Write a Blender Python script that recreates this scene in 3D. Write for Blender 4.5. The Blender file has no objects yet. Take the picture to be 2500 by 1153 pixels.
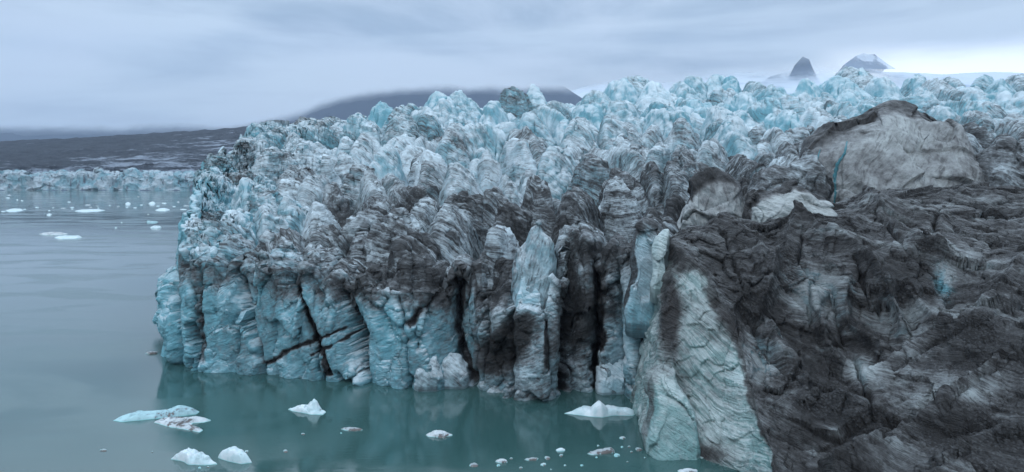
import bpy, math, random
import numpy as np
S = bpy.context.scene
COL = S.collection
R = math.radians
rng = np.random.default_rng(7)
random.seed(7)

# ------------------------------------------------------------------ camera
F_PX, HZ, CAM_H = 1700.0, 425.0, 40.0        # focal length in photo pixels, horizon row, height above the lake
cd = bpy.data.cameras.new('camera'); cam = bpy.data.objects.new('camera', cd); COL.objects.link(cam)
cam.location = (0, 0, CAM_H); cam.rotation_euler = (R(90), 0, 0)
cd.sensor_width = 36; cd.lens = F_PX / 2500 * 36; cd.shift_y = -(576.5 - HZ) / 2500
cd.clip_start = 1; cd.clip_end = 60000
S.camera = cam
S.view_settings.view_transform = 'Standard'; S.view_settings.look = 'None'
S.view_settings.exposure = 0.0; S.view_settings.gamma = 1

# ------------------------------------------------------------------ node helpers
class NT:
    def __init__(s, nt): s.nt = nt; nt.nodes.clear()
    def n(s, t, **k):
        d = s.nt.nodes.new(t)
        for a, b in k.items():
            if a == 'inp':
                for i, v in b.items():
                    if isinstance(v, bpy.types.NodeSocket): s.nt.links.new(v, d.inputs[i])
                    else: d.inputs[i].default_value = v
            else: setattr(d, a, b)
        return d
    def m(s, op, a, b=0.0, c=None, clamp=False):
        i = {0: a, 1: b}
        if c is not None: i[2] = c
        return s.n('ShaderNodeMath', operation=op, use_clamp=clamp, inp=i).outputs[0]
    def mr(s, v, a, b, c=0.0, d=1.0, smooth=True):
        x = s.n('ShaderNodeMapRange', interpolation_type='SMOOTHSTEP' if smooth else 'LINEAR', inp={0: v, 1: a, 2: b, 3: c, 4: d})
        return x.outputs[0]
    def mix(s, f, a, b, blend='MIX'):
        x = s.n('ShaderNodeMix', data_type='RGBA', blend_type=blend, inp={0: f, 6: a, 7: b})
        return x.outputs[2]
    def noise(s, vec, scale, detail=4, rough=.55, dist=0.0, kind='FBM'):
        x = s.n('ShaderNodeTexNoise', noise_type=kind, inp={'Vector': vec, 'Scale': scale, 'Detail': detail, 'Roughness': rough, 'Distortion': dist})
        return x.outputs[0]
    def mapping(s, vec, scale=(1, 1, 1), rot=(0, 0, 0), loc=(0, 0, 0)):
        return s.n('ShaderNodeMapping', inp={0: vec, 1: loc, 2: rot, 3: scale}).outputs[0]

def c4(r, g, b): return (r, g, b, 1.0)

# ------------------------------------------------------------------ world: overcast sky over a Nishita sky
SUN_EL, SUN_ROT = R(48), R(35)
w = bpy.data.worlds.new('World'); S.world = w; w.use_nodes = True
t = NT(w.node_tree)
sky = t.n('ShaderNodeTexSky', sky_type='NISHITA', sun_disc=False, sun_elevation=SUN_EL, sun_rotation=SUN_ROT)
tc = t.n('ShaderNodeTexCoord').outputs['Generated']
sep = t.n('ShaderNodeSeparateXYZ', inp={0: tc}); X, Y, Z = sep.outputs
lay = t.noise(t.mapping(tc, (1.5, 1.5, 9)), 1.1, 5, .5, .3)
lay2 = t.noise(t.mapping(tc, (3, 3, 30)), 1.4, 4, .5)
lay3 = t.noise(t.mapping(tc, (2, 2, 5), loc=(3, 1, 2)), 1.5, 6, .6, .5)
base = t.mix(t.mr(lay, .40, .60), c4(.30, .40, .52), c4(.605, .725, .845))
base = t.mix(t.mr(t.m('MULTIPLY', lay2, t.mr(Z, .32, .0)), .35, .6, 0, .6), base, c4(.36, .44, .57))
base = t.mix(t.mr(lay3, .42, .66, 0, .6), base, c4(.64, .74, .88))
# thick grey-blue bank low over the lake, and the bright break on the right
low = t.m('MULTIPLY', t.mr(t.m('ADD', Z, t.m('MULTIPLY', lay, .10)), .20, .07), t.mr(X, .25, -.05))
base = t.mix(t.m('MULTIPLY', low, .75), base, c4(.35, .455, .60))
gap = t.m('MULTIPLY', t.mr(t.m('ADD', X, t.m('MULTIPLY', lay3, .2)), .44, .60), t.mr(t.m('ADD', Z, t.m('MULTIPLY', t.m('SUBTRACT', lay, .5), .12)), .185, .13))
base = t.mix(gap, base, c4(1.7, 1.8, 1.85))
up = t.mr(Z, .12, .80, 1.0, 3.0)
upc = t.n('ShaderNodeCombineXYZ', inp={0: up, 1: up, 2: t.mr(Z, .12, .80, 1.0, 2.95)}).outputs[0]
base = t.mix(1.0, base, upc, 'MULTIPLY')
ten = t.mix(1.0, base, c4(10, 10, 10), 'MULTIPLY')
colr = t.mix(.95, sky.outputs[0], ten)
bg = t.n('ShaderNodeBackground', inp={0: colr, 1: .1})
t.n('ShaderNodeOutputWorld', inp={0: bg.outputs[0]})

sd = bpy.data.lights.new('sun', 'SUN'); sun = bpy.data.objects.new('sun', sd); COL.objects.link(sun)
sd.energy = .6; sd.angle = R(25); sd.color = (1.0, .97, .93)
sun.rotation_euler = (R(42), 0, R(-35) )

# ------------------------------------------------------------------ numpy noise
_perm = rng.permutation(256).astype(np.int32); _perm = np.concatenate([_perm, _perm, _perm])
_G = rng.normal(size=(256, 3)).astype(np.float32); _G /= np.linalg.norm(_G, axis=1)[:, None]
def perlin(P, off=0.0):
    P = P.astype(np.float32) + np.float32(off + 400)
    I = np.floor(P).astype(np.int32); f = P - I; I &= 255
    u = f * f * f * (f * (f * 6 - 15) + 10)
    out = np.zeros(len(P), np.float32)
    for dx in (0, 1):
        hx = _perm[I[:, 0] + dx]; wx = u[:, 0] if dx else 1 - u[:, 0]
        for dy in (0, 1):
            hy = _perm[hx + I[:, 1] + dy]; wy = wx * (u[:, 1] if dy else 1 - u[:, 1])
            for dz in (0, 1):
                g = _G[_perm[hy + I[:, 2] + dz]]
                d = g[:, 0] * (f[:, 0] - dx) + g[:, 1] * (f[:, 1] - dy) + g[:, 2] * (f[:, 2] - dz)
                out += d * wy * (u[:, 2] if dz else 1 - u[:, 2])
    return out * 1.5
def fbm(P, octs=4, off=0.0, gain=.5, ridged=False):
    a, s, o = 1.0, 1.0, 0.0; tot = 0
    for k in range(octs):
        v = perlin(P * s, off + 17.3 * k)
        if ridged: v = 1 - 2 * np.abs(v)
        o = o + a * v; tot += a; a *= gain; s *= 2.03
    return (o / tot).astype(np.float32)
def facets(P, off=0.0):
    """chiselled planes: every point takes the plane of the nearest scattered seed"""
    P = P.astype(np.float32) + np.float32(off + 300)
    I = np.floor(P).astype(np.int32); best = np.full(len(P), 9.0, np.float32); val = np.zeros(len(P), np.float32)
    for dx in (-1, 0, 1):
        for dy in (-1, 0, 1):
            for dz in (-1, 0, 1):
                h = _perm[_perm[_perm[(I[:, 0] + dx) & 255] + ((I[:, 1] + dy) & 255)] + ((I[:, 2] + dz) & 255)]
                q = P - (I + np.array([dx, dy, dz])) - (_G[h] * .35 + .5)
                d = (q * q).sum(1); m = d < best
                n = _G[(h * 7 + 31) & 255]
                v = (q * n).sum(1) * .9 + (h / 255.0 - .5) * .35
                best = np.where(m, d, best); val = np.where(m, v, val)
    return val
def sstep(x, a, b):
    x = np.clip((x - a) / (b - a), 0, 1); return x * x * (3 - 2 * x)

def water_pt(px, py): d = F_PX * CAM_H / (py - HZ); return ((px - 1250) / F_PX * d, d)
def at(px, py, d): return ((px - 1250) / F_PX * d, d, CAM_H - (py - HZ) / F_PX * d)
def proj(P): return 1250 + P[:, 0] / P[:, 1] * F_PX, HZ - (P[:, 2] - CAM_H) / P[:, 1] * F_PX

# ------------------------------------------------------------------ mesh helpers
def grid_faces(nu, nv, wrap=False):
    i = np.arange(nu if wrap else nu - 1)[:, None]; j = np.arange(nv - 1)[None, :]
    i2 = (i + 1) % nu
    return np.stack([i * nv + j, i2 * nv + j, i2 * nv + j + 1, i * nv + j + 1], -1).reshape(-1, 4)
def make_mesh(name, V, Fq, mat, attrs=None, smooth=True, parent=None, tris=None):
    me = bpy.data.meshes.new(name)
    nl = Fq.size + (0 if tris is None else tris.size)
    nf = len(Fq) + (0 if tris is None else len(tris))
    me.vertices.add(len(V)); me.loops.add(nl); me.polygons.add(nf)
    me.vertices.foreach_set('co', V.astype(np.float32).ravel())
    li = Fq.ravel(); ls = np.arange(len(Fq)) * 4; lt = np.full(len(Fq), 4)
    if tris is not None:
        ls = np.concatenate([ls, Fq.size + np.arange(len(tris)) * 3]); lt = np.concatenate([lt, np.full(len(tris), 3)]); li = np.concatenate([li, tris.ravel()])
    me.loops.foreach_set('vertex_index', li.astype(np.int32))
    me.polygons.foreach_set('loop_start', ls.astype(np.int32))
    me.polygons.foreach_set('use_smooth', np.full(nf, smooth))
    me.update(calc_edges=True)
    for k, v in (attrs or {}).items():
        a = me.attributes.new(k, 'FLOAT_VECTOR' if v.ndim == 2 else 'FLOAT', 'POINT')
        a.data.foreach_set('vector' if v.ndim == 2 else 'value', v.astype(np.float32).ravel())
    if mat: me.materials.append(mat)
    o = bpy.data.objects.new(name, me); COL.objects.link(o)
    if parent: o.parent = parent
    return o
def sub_mesh(name, V, Fq, fm, mat, attrs, parent=None):
    f = Fq[fm]; idx, inv = np.unique(f.ravel(), return_inverse=True)
    return make_mesh(name, V[idx], inv.reshape(-1, 4), mat, {k: v[idx] for k, v in attrs.items()}, parent=parent)
def grid_normals(V, nu, nv):
    G = V.reshape(nu, nv, 3); n = np.cross(np.gradient(G, axis=0), np.gradient(G, axis=1)).reshape(-1, 3)
    n /= np.linalg.norm(n, axis=1)[:, None] + 1e-9
    return n
def tag(o, label=None, cat=None, group=None, kind=None):
    if label: o['label'] = label
    if cat: o['category'] = cat
    if group: o['group'] = group
    if kind: o['kind'] = kind
    return o

# ------------------------------------------------------------------ materials
def ice_mat(name, dirty=c4(.015, .0145, .015), mid=c4(.10, .105, .11), pale=c4(.62, .72, .77), blue=c4(.17, .42, .50), pebbly=0.0, scale=1.0, streak=1.0):
    m = bpy.data.materials.new(name); m.use_nodes = True; t = NT(m.node_tree)
    P = t.n('ShaderNodeTexCoord').outputs['Object']
    st = t.n('ShaderNodeAttribute', attribute_name='strata').outputs['Vector']
    dirt = t.n('ShaderNodeAttribute', attribute_name='dirt').outputs['Fac']
    blu = t.n('ShaderNodeAttribute', attribute_name='blue').outputs['Fac']
    nz = t.n('ShaderNodeSeparateXYZ', inp={0: t.n('ShaderNodeNewGeometry').outputs['Normal']}).outputs[2]
    s1 = t.noise(t.mapping(st, (.8 * scale, .09 * scale, .09 * scale)), 1.0, 8, .74, .1)
    s2 = t.noise(t.mapping(st, (5.5 * scale, .30 * scale, .30 * scale)), 1.0, 5, .6, .1)
    b1 = t.noise(P, .12 * scale, 5, .6)
    b2 = t.noise(P, .9 * scale, 6, .65)
    b3 = t.noise(P, 5.0 * scale, 4, .6)
    calm = t.n('ShaderNodeAttribute', attribute_name='calm').outputs['Fac']     # broad fracture faces carry few dirt lines
    s1 = t.m('ADD', t.m('MULTIPLY', s1, t.m('SUBTRACT', 1.0, t.m('MULTIPLY', calm, .8))), t.m('MULTIPLY', calm, .40))
    # blue: exposed steep ice, pale: weathered crust on the flatter tops
    bf = t.m('ADD', t.m('ADD', blu, t.m('MULTIPLY', t.m('SUBTRACT', b1, .5), 1.6)), t.mr(nz, .75, .15, -.28, .16))
    clean = t.mix(t.mr(bf, .1, .95), pale, blue)
    clean = t.mix(t.mr(b2, .52, .75, 0, .35), clean, c4(.74, .81, .84))
    sm = t.m('ADD', t.m('MULTIPLY', s1, .80 * streak), t.m('MULTIPLY', s2, .20 * streak))
    sm = t.m('ADD', sm, t.m('MULTIPLY', b2, .25)); sm = t.m('ADD', sm, t.m('MULTIPLY', b1, .35))
    k = t.m('ADD', t.m('MULTIPLY', dirt, .56), sm)          # typical sm ~ .8
    k = t.m('ADD', k, (1 - streak) * .5)
    grey = t.mr(k, .84, 1.14)
    dark = t.mr(k, 1.02, 1.24)
    col = t.mix(grey, clean, mid)
    col = t.mix(dark, col, dirty)
    col = t.mix(t.m('MULTIPLY', t.m('MULTIPLY', t.m('MULTIPLY', t.mr(s2, .54, .61, 0, .95), t.m('SUBTRACT', 1.0, t.m('MULTIPLY', calm, .88))), t.mr(b2, .36, .54)), t.mr(dirt, .0, .45, .12, 1)), col, t.mix(.25, dirty, mid))
    col = t.mix(t.m('MULTIPLY', t.mr(b3, .56, .72), t.mr(dirt, .5, 1.0, .1, .22)), col, mid)
    bh = t.m('ADD', t.m('MULTIPLY', s2, .9), t.m('MULTIPLY', b3, .35)); bh = t.m('ADD', bh, t.m('MULTIPLY', s1, .8)); bh = t.m('ADD', bh, t.m('MULTIPLY', b2, .7))
    if pebbly:
        vo = t.n('ShaderNodeTexVoronoi', feature='F1', inp={'Vector': P, 'Scale': 2.4})
        vd = vo.outputs['Distance']; pm = t.mr(t.noise(P, .10, 3, .5), .45, .58)
        bh = t.m('SUBTRACT', bh, t.m('MULTIPLY', t.m('MULTIPLY', vd, pm), 1.6 * pebbly))
        col = t.mix(t.m('MULTIPLY', pm, t.mr(vd, .50, .15, 0, .5 * pebbly)), col, c4(.36, .38, .41))
    bmp = t.n('ShaderNodeBump', inp={'Strength': 1.0, 'Distance': .6, 'Height': bh})
    rough = t.mr(b2, .3, .7, .38, .62)
    p = t.n('ShaderNodeBsdfPrincipled', inp={'Base Color': col, 'Roughness': rough, 'Specular IOR Level': .35, 'Normal': bmp.outputs[0]})
    t.n('ShaderNodeOutputMaterial', inp={0: p.outputs[0]})
    return m
M_ICE = ice_mat('glacier_ice_material')
M_DARK = ice_mat('debris_ice_material', dirty=c4(.018, .0168, .017), mid=c4(.082, .081, .083), pale=c4(.34, .38, .39), pebbly=.22)
M_DOME = ice_mat('smooth_grey_ice_material', mid=c4(.14, .14, .142), pale=c4(.42, .455, .455), blue=c4(.18, .32, .35), streak=.45, scale=.5)
M_FIN = ice_mat('pale_fin_ice_material', pale=c4(.52, .61, .61), blue=c4(.20, .40, .40), dirty=c4(.035, .032, .032), mid=c4(.14, .15, .15), streak=.45)

def water_material():
    m = bpy.data.materials.new('lake_water_material'); m.use_nodes = True; t = NT(m.node_tree)
    P = t.n('ShaderNodeTexCoord').outputs['Object']
    w1 = t.noise(t.mapping(P, (.55, 1.5, 1)), 1.0, 4, .6)
    w2 = t.noise(t.mapping(P, (.02, .05, 1)), 1.0, 4, .5, .5)
    w3 = t.noise(t.mapping(P, (.0012, .009, 1)), 1.0, 4, .55, .4)
    w4 = t.noise(P, 5.0, 2, .6)
    patch = t.mr(w2, .47, .60)                      # ruffled patches
    h = t.m('ADD', w1, t.m('MULTIPLY', t.m('MULTIPLY', w4, patch), 1.6))
    bmp = t.n('ShaderNodeBump', inp={'Strength': .12, 'Distance': .10, 'Height': h})
    rough = t.m('ADD', t.m('MULTIPLY', patch, .10), t.mr(w3, .4, .6, .03, .10))
    col = t.mix(t.mr(w2, .3, .7), c4(.032, .080, .078), c4(.044, .100, .096))
    p = t.n('ShaderNodeBsdfPrincipled', inp={'Base Color': col, 'Roughness': rough, 'IOR': 1.5, 'Specular IOR Level': 1.0, 'Normal': bmp.outputs[0]})
    t.n('ShaderNodeOutputMaterial', inp={0: p.outputs[0]})
    return m
M_WATER = water_material()

# ------------------------------------------------------------------ water
V = np.array([(-9000, -200, 0), (9000, -200, 0), (9000, 2400, 0), (-9000, 2400, 0)], float)
tag(make_mesh('lake_water', V, np.array([[0, 1, 2, 3]]), M_WATER, smooth=False), kind='structure')

# ------------------------------------------------------------------ main glacier: seracs picked from the photograph
DP = [150, 168, 190, 215, 240, 270, 310, 350, 390, 425, 460, 500, 540, 590, 640]
DD = [650, 600, 545, 492, 440, 385, 325, 275, 235, 208, 186, 168, 154, 141, 134]
def depth(px, py):
    return float(np.interp(py, DP, DD)) + 17 * min(1, max(0, (1000 - px) / 300)) * min(1, max(0, (py - 250) / 150))
# (px, py of the top, optional distance)
picks = """1302,213 1250,222 1121,232 1069,236 1083,249 1205,255 1354,249 1447,229 1545,189 1515,197 1590,206 1659,204 1690,194
1149,308 1101,315 1035,288 1326,272 1291,284 1437,260 1503,249 1597,256 1482,291 1277,319 1187,378 1264,340 1347,360 1444,381
1409,301 1513,360 1607,353 1659,298 1049,393 1107,405 1302,430 1194,464 1510,416 1590,398 1642,402 1500,440 1014,461
1399,464 619,308 682,316 772,296 730,311 595,342 637,334 713,332 546,381 494,417 671,367 755,349 838,339 893,335 834,370
796,388 883,408 952,360 1039,370 713,436 637,457 768,433 810,450 900,429 918,481 595,446 564,523 650,502
699,492 772,505 883,523 1039,488 987,287 1032,270 866,287 930,258 990,262 2069,168 2096,172 1745,189 1783,194 1837,202 2039,190
2142,194 1966,197 1886,217 1760,221 1817,229 1924,238 1867,250 2073,232 2233,190 2317,196 2275,200 2401,190 2478,189 2440,204
2249,225 2310,223 2350,217 2440,232 1745,267 1982,271 1913,282 1611,271 1779,294 1650,276 1791,328 1886,316 1734,343 1657,358
1802,381 1917,351 2420,250 2480,290 2440,330 2480,380 2410,390 1130,475 1240,500 970,520 1090,510 1850,405 1905,415 1945,435 1880,450 1975,400 1820,440 1700,395 1930,380
536,551,165 442,617,157 512,603,152 574,578,157 678,568,158 602,628,150 682,610,149 772,610,148 855,636,147 935,650,144 1022,621,143
1011,575,149 1120,630,143 1171,622,141 1237,640,138 1222,556,148 1422,550,138 1388,560,136 1510,580,134 1583,512,140 1560,600,131 1300,640,132 790,560,160 880,575,158""".split()
SER = []
for s in picks:
    a = s.split(','); px, py = float(a[0]), float(a[1]); d = float(a[2]) if len(a) > 2 else depth(px, py)
    x, y, z = at(px, py, d)
    SER.append([x, y, z, 4.6 + .0095 * d, px, py, 1, len(a) > 2])
PK = np.array([s[:3] for s in SER])
def envelope(x, y):
    num = np.zeros_like(x); den = np.zeros_like(x) + 1e-12
    for p in PK:
        sg = .11 * p[1] + 6
        wgt = np.exp(-((x - p[0]) ** 2 + (y - p[1]) ** 2) / (2 * sg * sg))
        num += wgt * p[2]; den += wgt
    return num / den
# neighbours that the picks leave out
yy = 140.0
while yy < 700:
    sp = 9.5 + .020 * yy; xx = -.75 * yy
    while xx < .95 * yy + 60:
        x = xx + rng.uniform(-.35, .35) * sp; y = yy + rng.uniform(-.35, .35) * sp
        if np.min(np.hypot(np.array([s[0] for s in SER]) - x, np.array([s[1] for s in SER]) - y)) > .78 * sp:
            e = float(envelope(np.array([x]), np.array([y]))[0]) - 6.5 - .008 * yy + rng.uniform(-3.5, 1.5)
            e = min(e, CAM_H + 205 * y / F_PX - 5 if y > 470 else 1e9)
            SER.append([x, y, e, 4.2 + .0095 * y, 1250 + x / y * F_PX, HZ - (e - 40) / y * F_PX, 0, False])
        xx += sp
    yy += sp
SN = len(SER)
for s in SER:
    s += [math.pi / 2 + rng.normal(-.15, .42), rng.uniform(1.25, 2.2), rng.uniform(.30, .55), rng.uniform(.95, 1.5), rng.uniform(.5, .9)]
    th = rng.uniform(0, 6.28) + np.arange(6) * 6.283 / 6 + rng.uniform(-.35, .35, 6)
    s.append([(math.cos(a), math.sin(a), rng.uniform(.2, .8), rng.choice([.4, .8, 1.4, 2.4, 3.6])) for a in th])

def serac_height(x, y):
    P = np.stack([x, y, np.zeros_like(x)], 1)
    wx = x + 2.0 * fbm(P / 13, 3, 3.1) + .35 * fbm(P / 3.6, 2, 9.2); wy = y + 2.0 * fbm(P / 13, 3, 51.7) + .35 * fbm(P / 3.6, 2, 77.7)
    best = np.full(len(x), -99, np.float32); bid = np.zeros(len(x), np.int32); A = np.zeros((len(x), 2), np.float32)
    for i, s in enumerate(SER):
        r = s[3]; rad = r * 4.5
        m = np.nonzero((np.abs(wx - s[0]) < rad) & (np.abs(wy - s[1]) < rad))[0]
        if not len(m): continue
        dx, dy = wx[m] - s[0], wy[m] - s[1]; c, sn = math.cos(s[8]), math.sin(s[8])
        a = (dx * c + dy * sn); b = (-dx * sn + dy * c)
        wf = float(np.interp(s[1], [260, 400], [1.0, 1.7])); sb = np.where(b > 0, s[10], s[11]) * wf; sa_ = np.where(a < 0, s[12], 1.5)     # b > 0 is the left side, a < 0 the near end
        qa = np.abs(a) / (r * s[9] * sa_); qb = np.abs(b) / (r * sb)
        q = np.sqrt(qa ** 2 + qb ** 2)
        drop = np.zeros(len(m))
        for (ca, sa, w0, sl) in s[13]: drop = np.maximum(drop, ((a / s[9] * ca + b * sa) / r - w0) * sl)
        v = s[2] - r * float(np.interp(s[1], [230, 430], [1.10, .62])) * (.30 * q ** .75 + .55 * np.minimum(qb, 3) ** .85 + 1.0 * np.maximum(q - .5, 0) ** 1.15 + .85 * drop)
        k = v > best[m]; mk = m[k]
        best[mk] = v[k]; bid[mk] = i; A[mk, 0] = a[k]; A[mk, 1] = b[k]
    return best, bid, A

# plan of the ice front (lake side) and of the far edge
FP = [(-200, 620), (-150, 400), (-113, 268), (-98, 216), (-91, 196), (-79, 167)] + [water_pt(*p) for p in
      [(449, 884), (490, 891), (540, 893), (590, 895), (638, 899), (648, 911), (720, 914), (800, 914), (880, 917), (905, 929), (1000, 935), (1080, 932), (1143, 926),
       (1178, 938), (1300, 958), (1362, 964), (1384, 945), (1452, 946), (1520, 954), (1578, 966)]] + [(38, 133), (70, 138), (120, 140), (230, 145), (420, 200)]
BX = [-235, -205, -180, -160, -140, -110, -85, -62, -45, -30, -15, -5, 20, 45, 70, 95, 125, 150, 172, 190, 225, 245, 255, 275, 300, 325, 350, 390, 440, 520, 640]
FP = np.array(FP); BP = np.stack([np.array(BX, float), np.full(len(BX), 720.)], 1)
seg = np.hypot(*np.diff(FP, axis=0).T); mid_d = np.hypot(*((FP[1:] + FP[:-1]) / 2).T)
wt = seg / mid_d * np.where(np.arange(len(seg)) < 2, .35, 1) * np.where(np.arange(len(seg)) > 24, .45, 1)
cum = np.concatenate([[0], np.cumsum(wt)])
NU = 1250
uu = np.linspace(0, cum[-1], NU)
Fx, Fy = np.interp(uu, cum, FP[:, 0]), np.interp(uu, cum, FP[:, 1])
Bx = np.interp(uu, cum, BP[:, 0]); By = np.full(NU, 720.)
ker = np.ones(5) / 5
Fxs = np.convolve(np.pad(Fx, 2, 'edge'), ker, 'valid'); Fys = np.convolve(np.pad(Fy, 2, 'edge'), ker, 'valid')
tx, ty = np.gradient(np.convolve(np.pad(Fx, 20, 'edge'), np.ones(41) / 41, 'valid')), np.gradient(np.convolve(np.pad(Fy, 20, 'edge'), np.ones(41) / 41, 'valid'))
ln = np.hypot(tx, ty); Nx, Ny = ty / ln, -tx / ln            # outward, towards the lake
NC, NP = 210, 900
v = np.linspace(0, 1, NP + 1)[1:]; tv = (np.exp(1.62 * v) - 1) / (np.exp(1.62) - 1)
PX = Fxs[:, None] + (Bx - Fxs)[:, None] * tv[None]; PY = Fys[:, None] + (By - Fys)[:, None] * tv[None]
dist_in = np.hypot(Bx - Fxs, By - Fys)[:, None] * tv[None]; sh = 4.0 * np.exp(-dist_in / 4.0)
Hs, ID, AB = serac_height(np.concatenate([Fxs - Nx * 4.0, (PX - Nx[:, None] * sh).ravel()]), np.concatenate([Fys - Ny * 4.0, (PY - Ny[:, None] * sh).ravel()]))
Hl, Il = Hs[:NU], ID[:NU]; Hp = Hs[NU:].reshape(NU, NP); Ip = ID[NU:].reshape(NU, NP)
Pp = np.stack([np.concatenate([Fxs, PX.ravel()]), np.concatenate([Fys, PY.ravel()]), np.zeros(len(Hs))], 1)
chop = 1.5 * facets(Pp / 6.5 + .25 * perlin(Pp / 6, 3.)[:, None], 15.) + .8 * facets(Pp / 3.2 + .25 * perlin(Pp / 3, 3.)[:, None], 25.)
farw = sstep(Pp[:, 1], 250, 380); chop = chop + farw * (2.6 * facets(Pp / np.array([7., 12., 9.]) + .3 * perlin(Pp / 9, 3.)[:, None], 35.) + 1.2 * fbm(Pp / 5, 3, 8., ridged=True)); Hl = Hl + chop[:NU]; Hp = Hp + chop[NU:].reshape(NU, NP)
fl = envelope(Fxs, Fys) - 9; Hl = np.maximum(Hl, fl)
fp = envelope(PX.ravel(), PY.ravel()).reshape(NU, NP) - 26 + 8 * sstep(PY, 260, 420); Hp = np.maximum(Hp, fp)
# cliff
tcv = np.linspace(0, 1, NC); zc = -4 + (Hl[:, None] + 4) * tcv[None] ** .95
lean = (1 - tcv[None]) * 2.2 + 1.4 * np.sin(np.clip(tcv, 0, 1) * math.pi)[None]     # the foot stands out, the lip rounds back
zero = np.zeros(NU * NC)
cx = Fxs[:, None] + Nx[:, None] * lean; cy = Fys[:, None] + Ny[:, None] * lean
Pc = np.stack([np.broadcast_to(cx, (NU, NC)).ravel(), np.broadcast_to(cy, (NU, NC)).ravel(), zc.ravel()], 1)
V = np.concatenate([Pc.reshape(NU, NC, 3), np.stack([PX, PY, Hp], -1)], 1)
ID = np.concatenate([np.repeat(Il[:, None], NC, 1), Ip], 1).ravel()
NV = NC + NP; V = V.reshape(-1, 3)
isc = np.tile(np.arange(NV) < NC, NU); vrow = np.tile(np.arange(NV), NU)
# strata frames per serac
sn_ = rng.normal(size=(SN, 3)) * [.3, .3, .3]; vk = rng.uniform(size=SN) < .35; sn_[vk, 2] += 1.2; sn_[vk, 0] += .3; sn_[~vk, 1] += .55; sn_[~vk, 2] += .65; sn_[~vk, 0] += .75; sn_ /= np.linalg.norm(sn_, axis=1)[:, None]
tang = np.cross(sn_, np.array([.3, .2, 1.0])); tang /= np.linalg.norm(tang, axis=1)[:, None]; bi = np.cross(sn_, tang)
def strata(V, n, tg, b, fold=2.2):
    f = fold * 1.5 * fbm(V / 24, 2, 5.5) + .30 * fold * perlin(V / 6.5, 8.1) + .16 * perlin(V / 1.9, 8.7)
    s = (V * n).sum(1) + f
    return np.stack([s, (V * tg).sum(1) + f * .5, (V * b).sum(1)], 1).astype(np.float32)
n = -grid_normals(V, NU, NV)
if n[NU // 2 * NV + NC + 300, 2] < 0: n = -n
# big vertical flutes and breaks on the cliff; broken relief everywhere
edge = sstep(vrow, NC + 60, NC - 50)
fl_ = np.zeros(len(V), np.float32)
cm = edge > 0
Pq = V[cm]
Q = Pq * np.array([1 / 7.5, 1 / 7.5, 1 / 30]); Q[:, 0] += Pq[:, 2] * .018
fl_[cm] = 2.6 * fbm(Q * .6, 2, 12.0, ridged=True) - 2.4 + 1.5 * fbm(Q * 1.7, 2, 19.)
Q2 = Pq * np.array([1 / 2.6, 1 / 2.6, 1 / 10]); fl_[cm] += .22 * fbm(Q2, 3, 44.0, ridged=True)
fc = facets(np.stack([Pq[:, 0] / 7.5 + Pq[:, 2] * .03, Pq[:, 1] / 7.5, Pq[:, 2] / 15], 1) + .30 * perlin(Pq / 6, 3.)[:, None]); fl_[cm] += 3.6 * fc
fc = facets(np.stack([Pq[:, 0] / 3.0, Pq[:, 1] / 3.0, Pq[:, 2] / 4.5], 1) + .35 * perlin(Pq / 3, 3.)[:, None], 21.); fl_[cm] += .55 * fc
hn = np.stack([np.repeat(Nx, NV), np.repeat(Ny, NV), np.zeros(len(V))], 1)
dirn = hn * edge[:, None] + n * (1 - edge)[:, None]
V = V + hn * (fl_ * edge)[:, None]
# slabs of the calving face, bounded by leaning clefts read off the photograph
px, py = proj(V)
hf = np.clip((920 - py) / 290, 0, 1.2)
PT = np.array([380, 449, 492, 640, 803, 893, 1010, 1128, 1172, 1262, 1380, 1457, 1520, 1580, 1800.]); PL = np.array([-20, -17, -15, -55, -88, -90, -40, -25, 15, 10, 5, -3, -15, 10, 0.])
cs = np.nonzero(cm & (px > 380) & (px < 1800))[0]
wpx = px[cs] + 9 * perlin(V[cs] / 4, 41.) + 4 * perlin(V[cs] / 1.5, 43.)
pan = np.zeros(len(cs)); cl = np.full(len(cs), 1e9)
offp = np.array([0, -.4, .9, .2, 1.4, -.6, 1.3, -.9, .9, 1.0, -.7, -.6, -.3, 0]); tltp = np.array([0, .5, -.8, 1.0, -.9, .8, -1.0, .9, -.5, -1.2, .8, -.9, .6, 0])
pos0 = PT[0] + PL[0] * hf[cs]
for i in range(14):
    a_ = PT[i] + PL[i] * hf[cs]; b__ = PT[i + 1] + PL[i + 1] * hf[cs]; tt = (wpx - a_) / (b__ - a_); m_ = (tt >= 0) & (tt < 1)
    pan[m_] = (offp[i] + tltp[i] * (tt * 2 - 1) * 1.3 + 1.6 * (1 - (tt * 2 - 1) ** 2))[m_]
    cl = np.minimum(cl, np.abs(wpx - a_) if i else 1e9)
pan -= 2.8 * np.exp(-(cl / 6.0) ** 1.5)
V[cs] += hn[cs] * (pan * edge[cs])[:, None]
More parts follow.
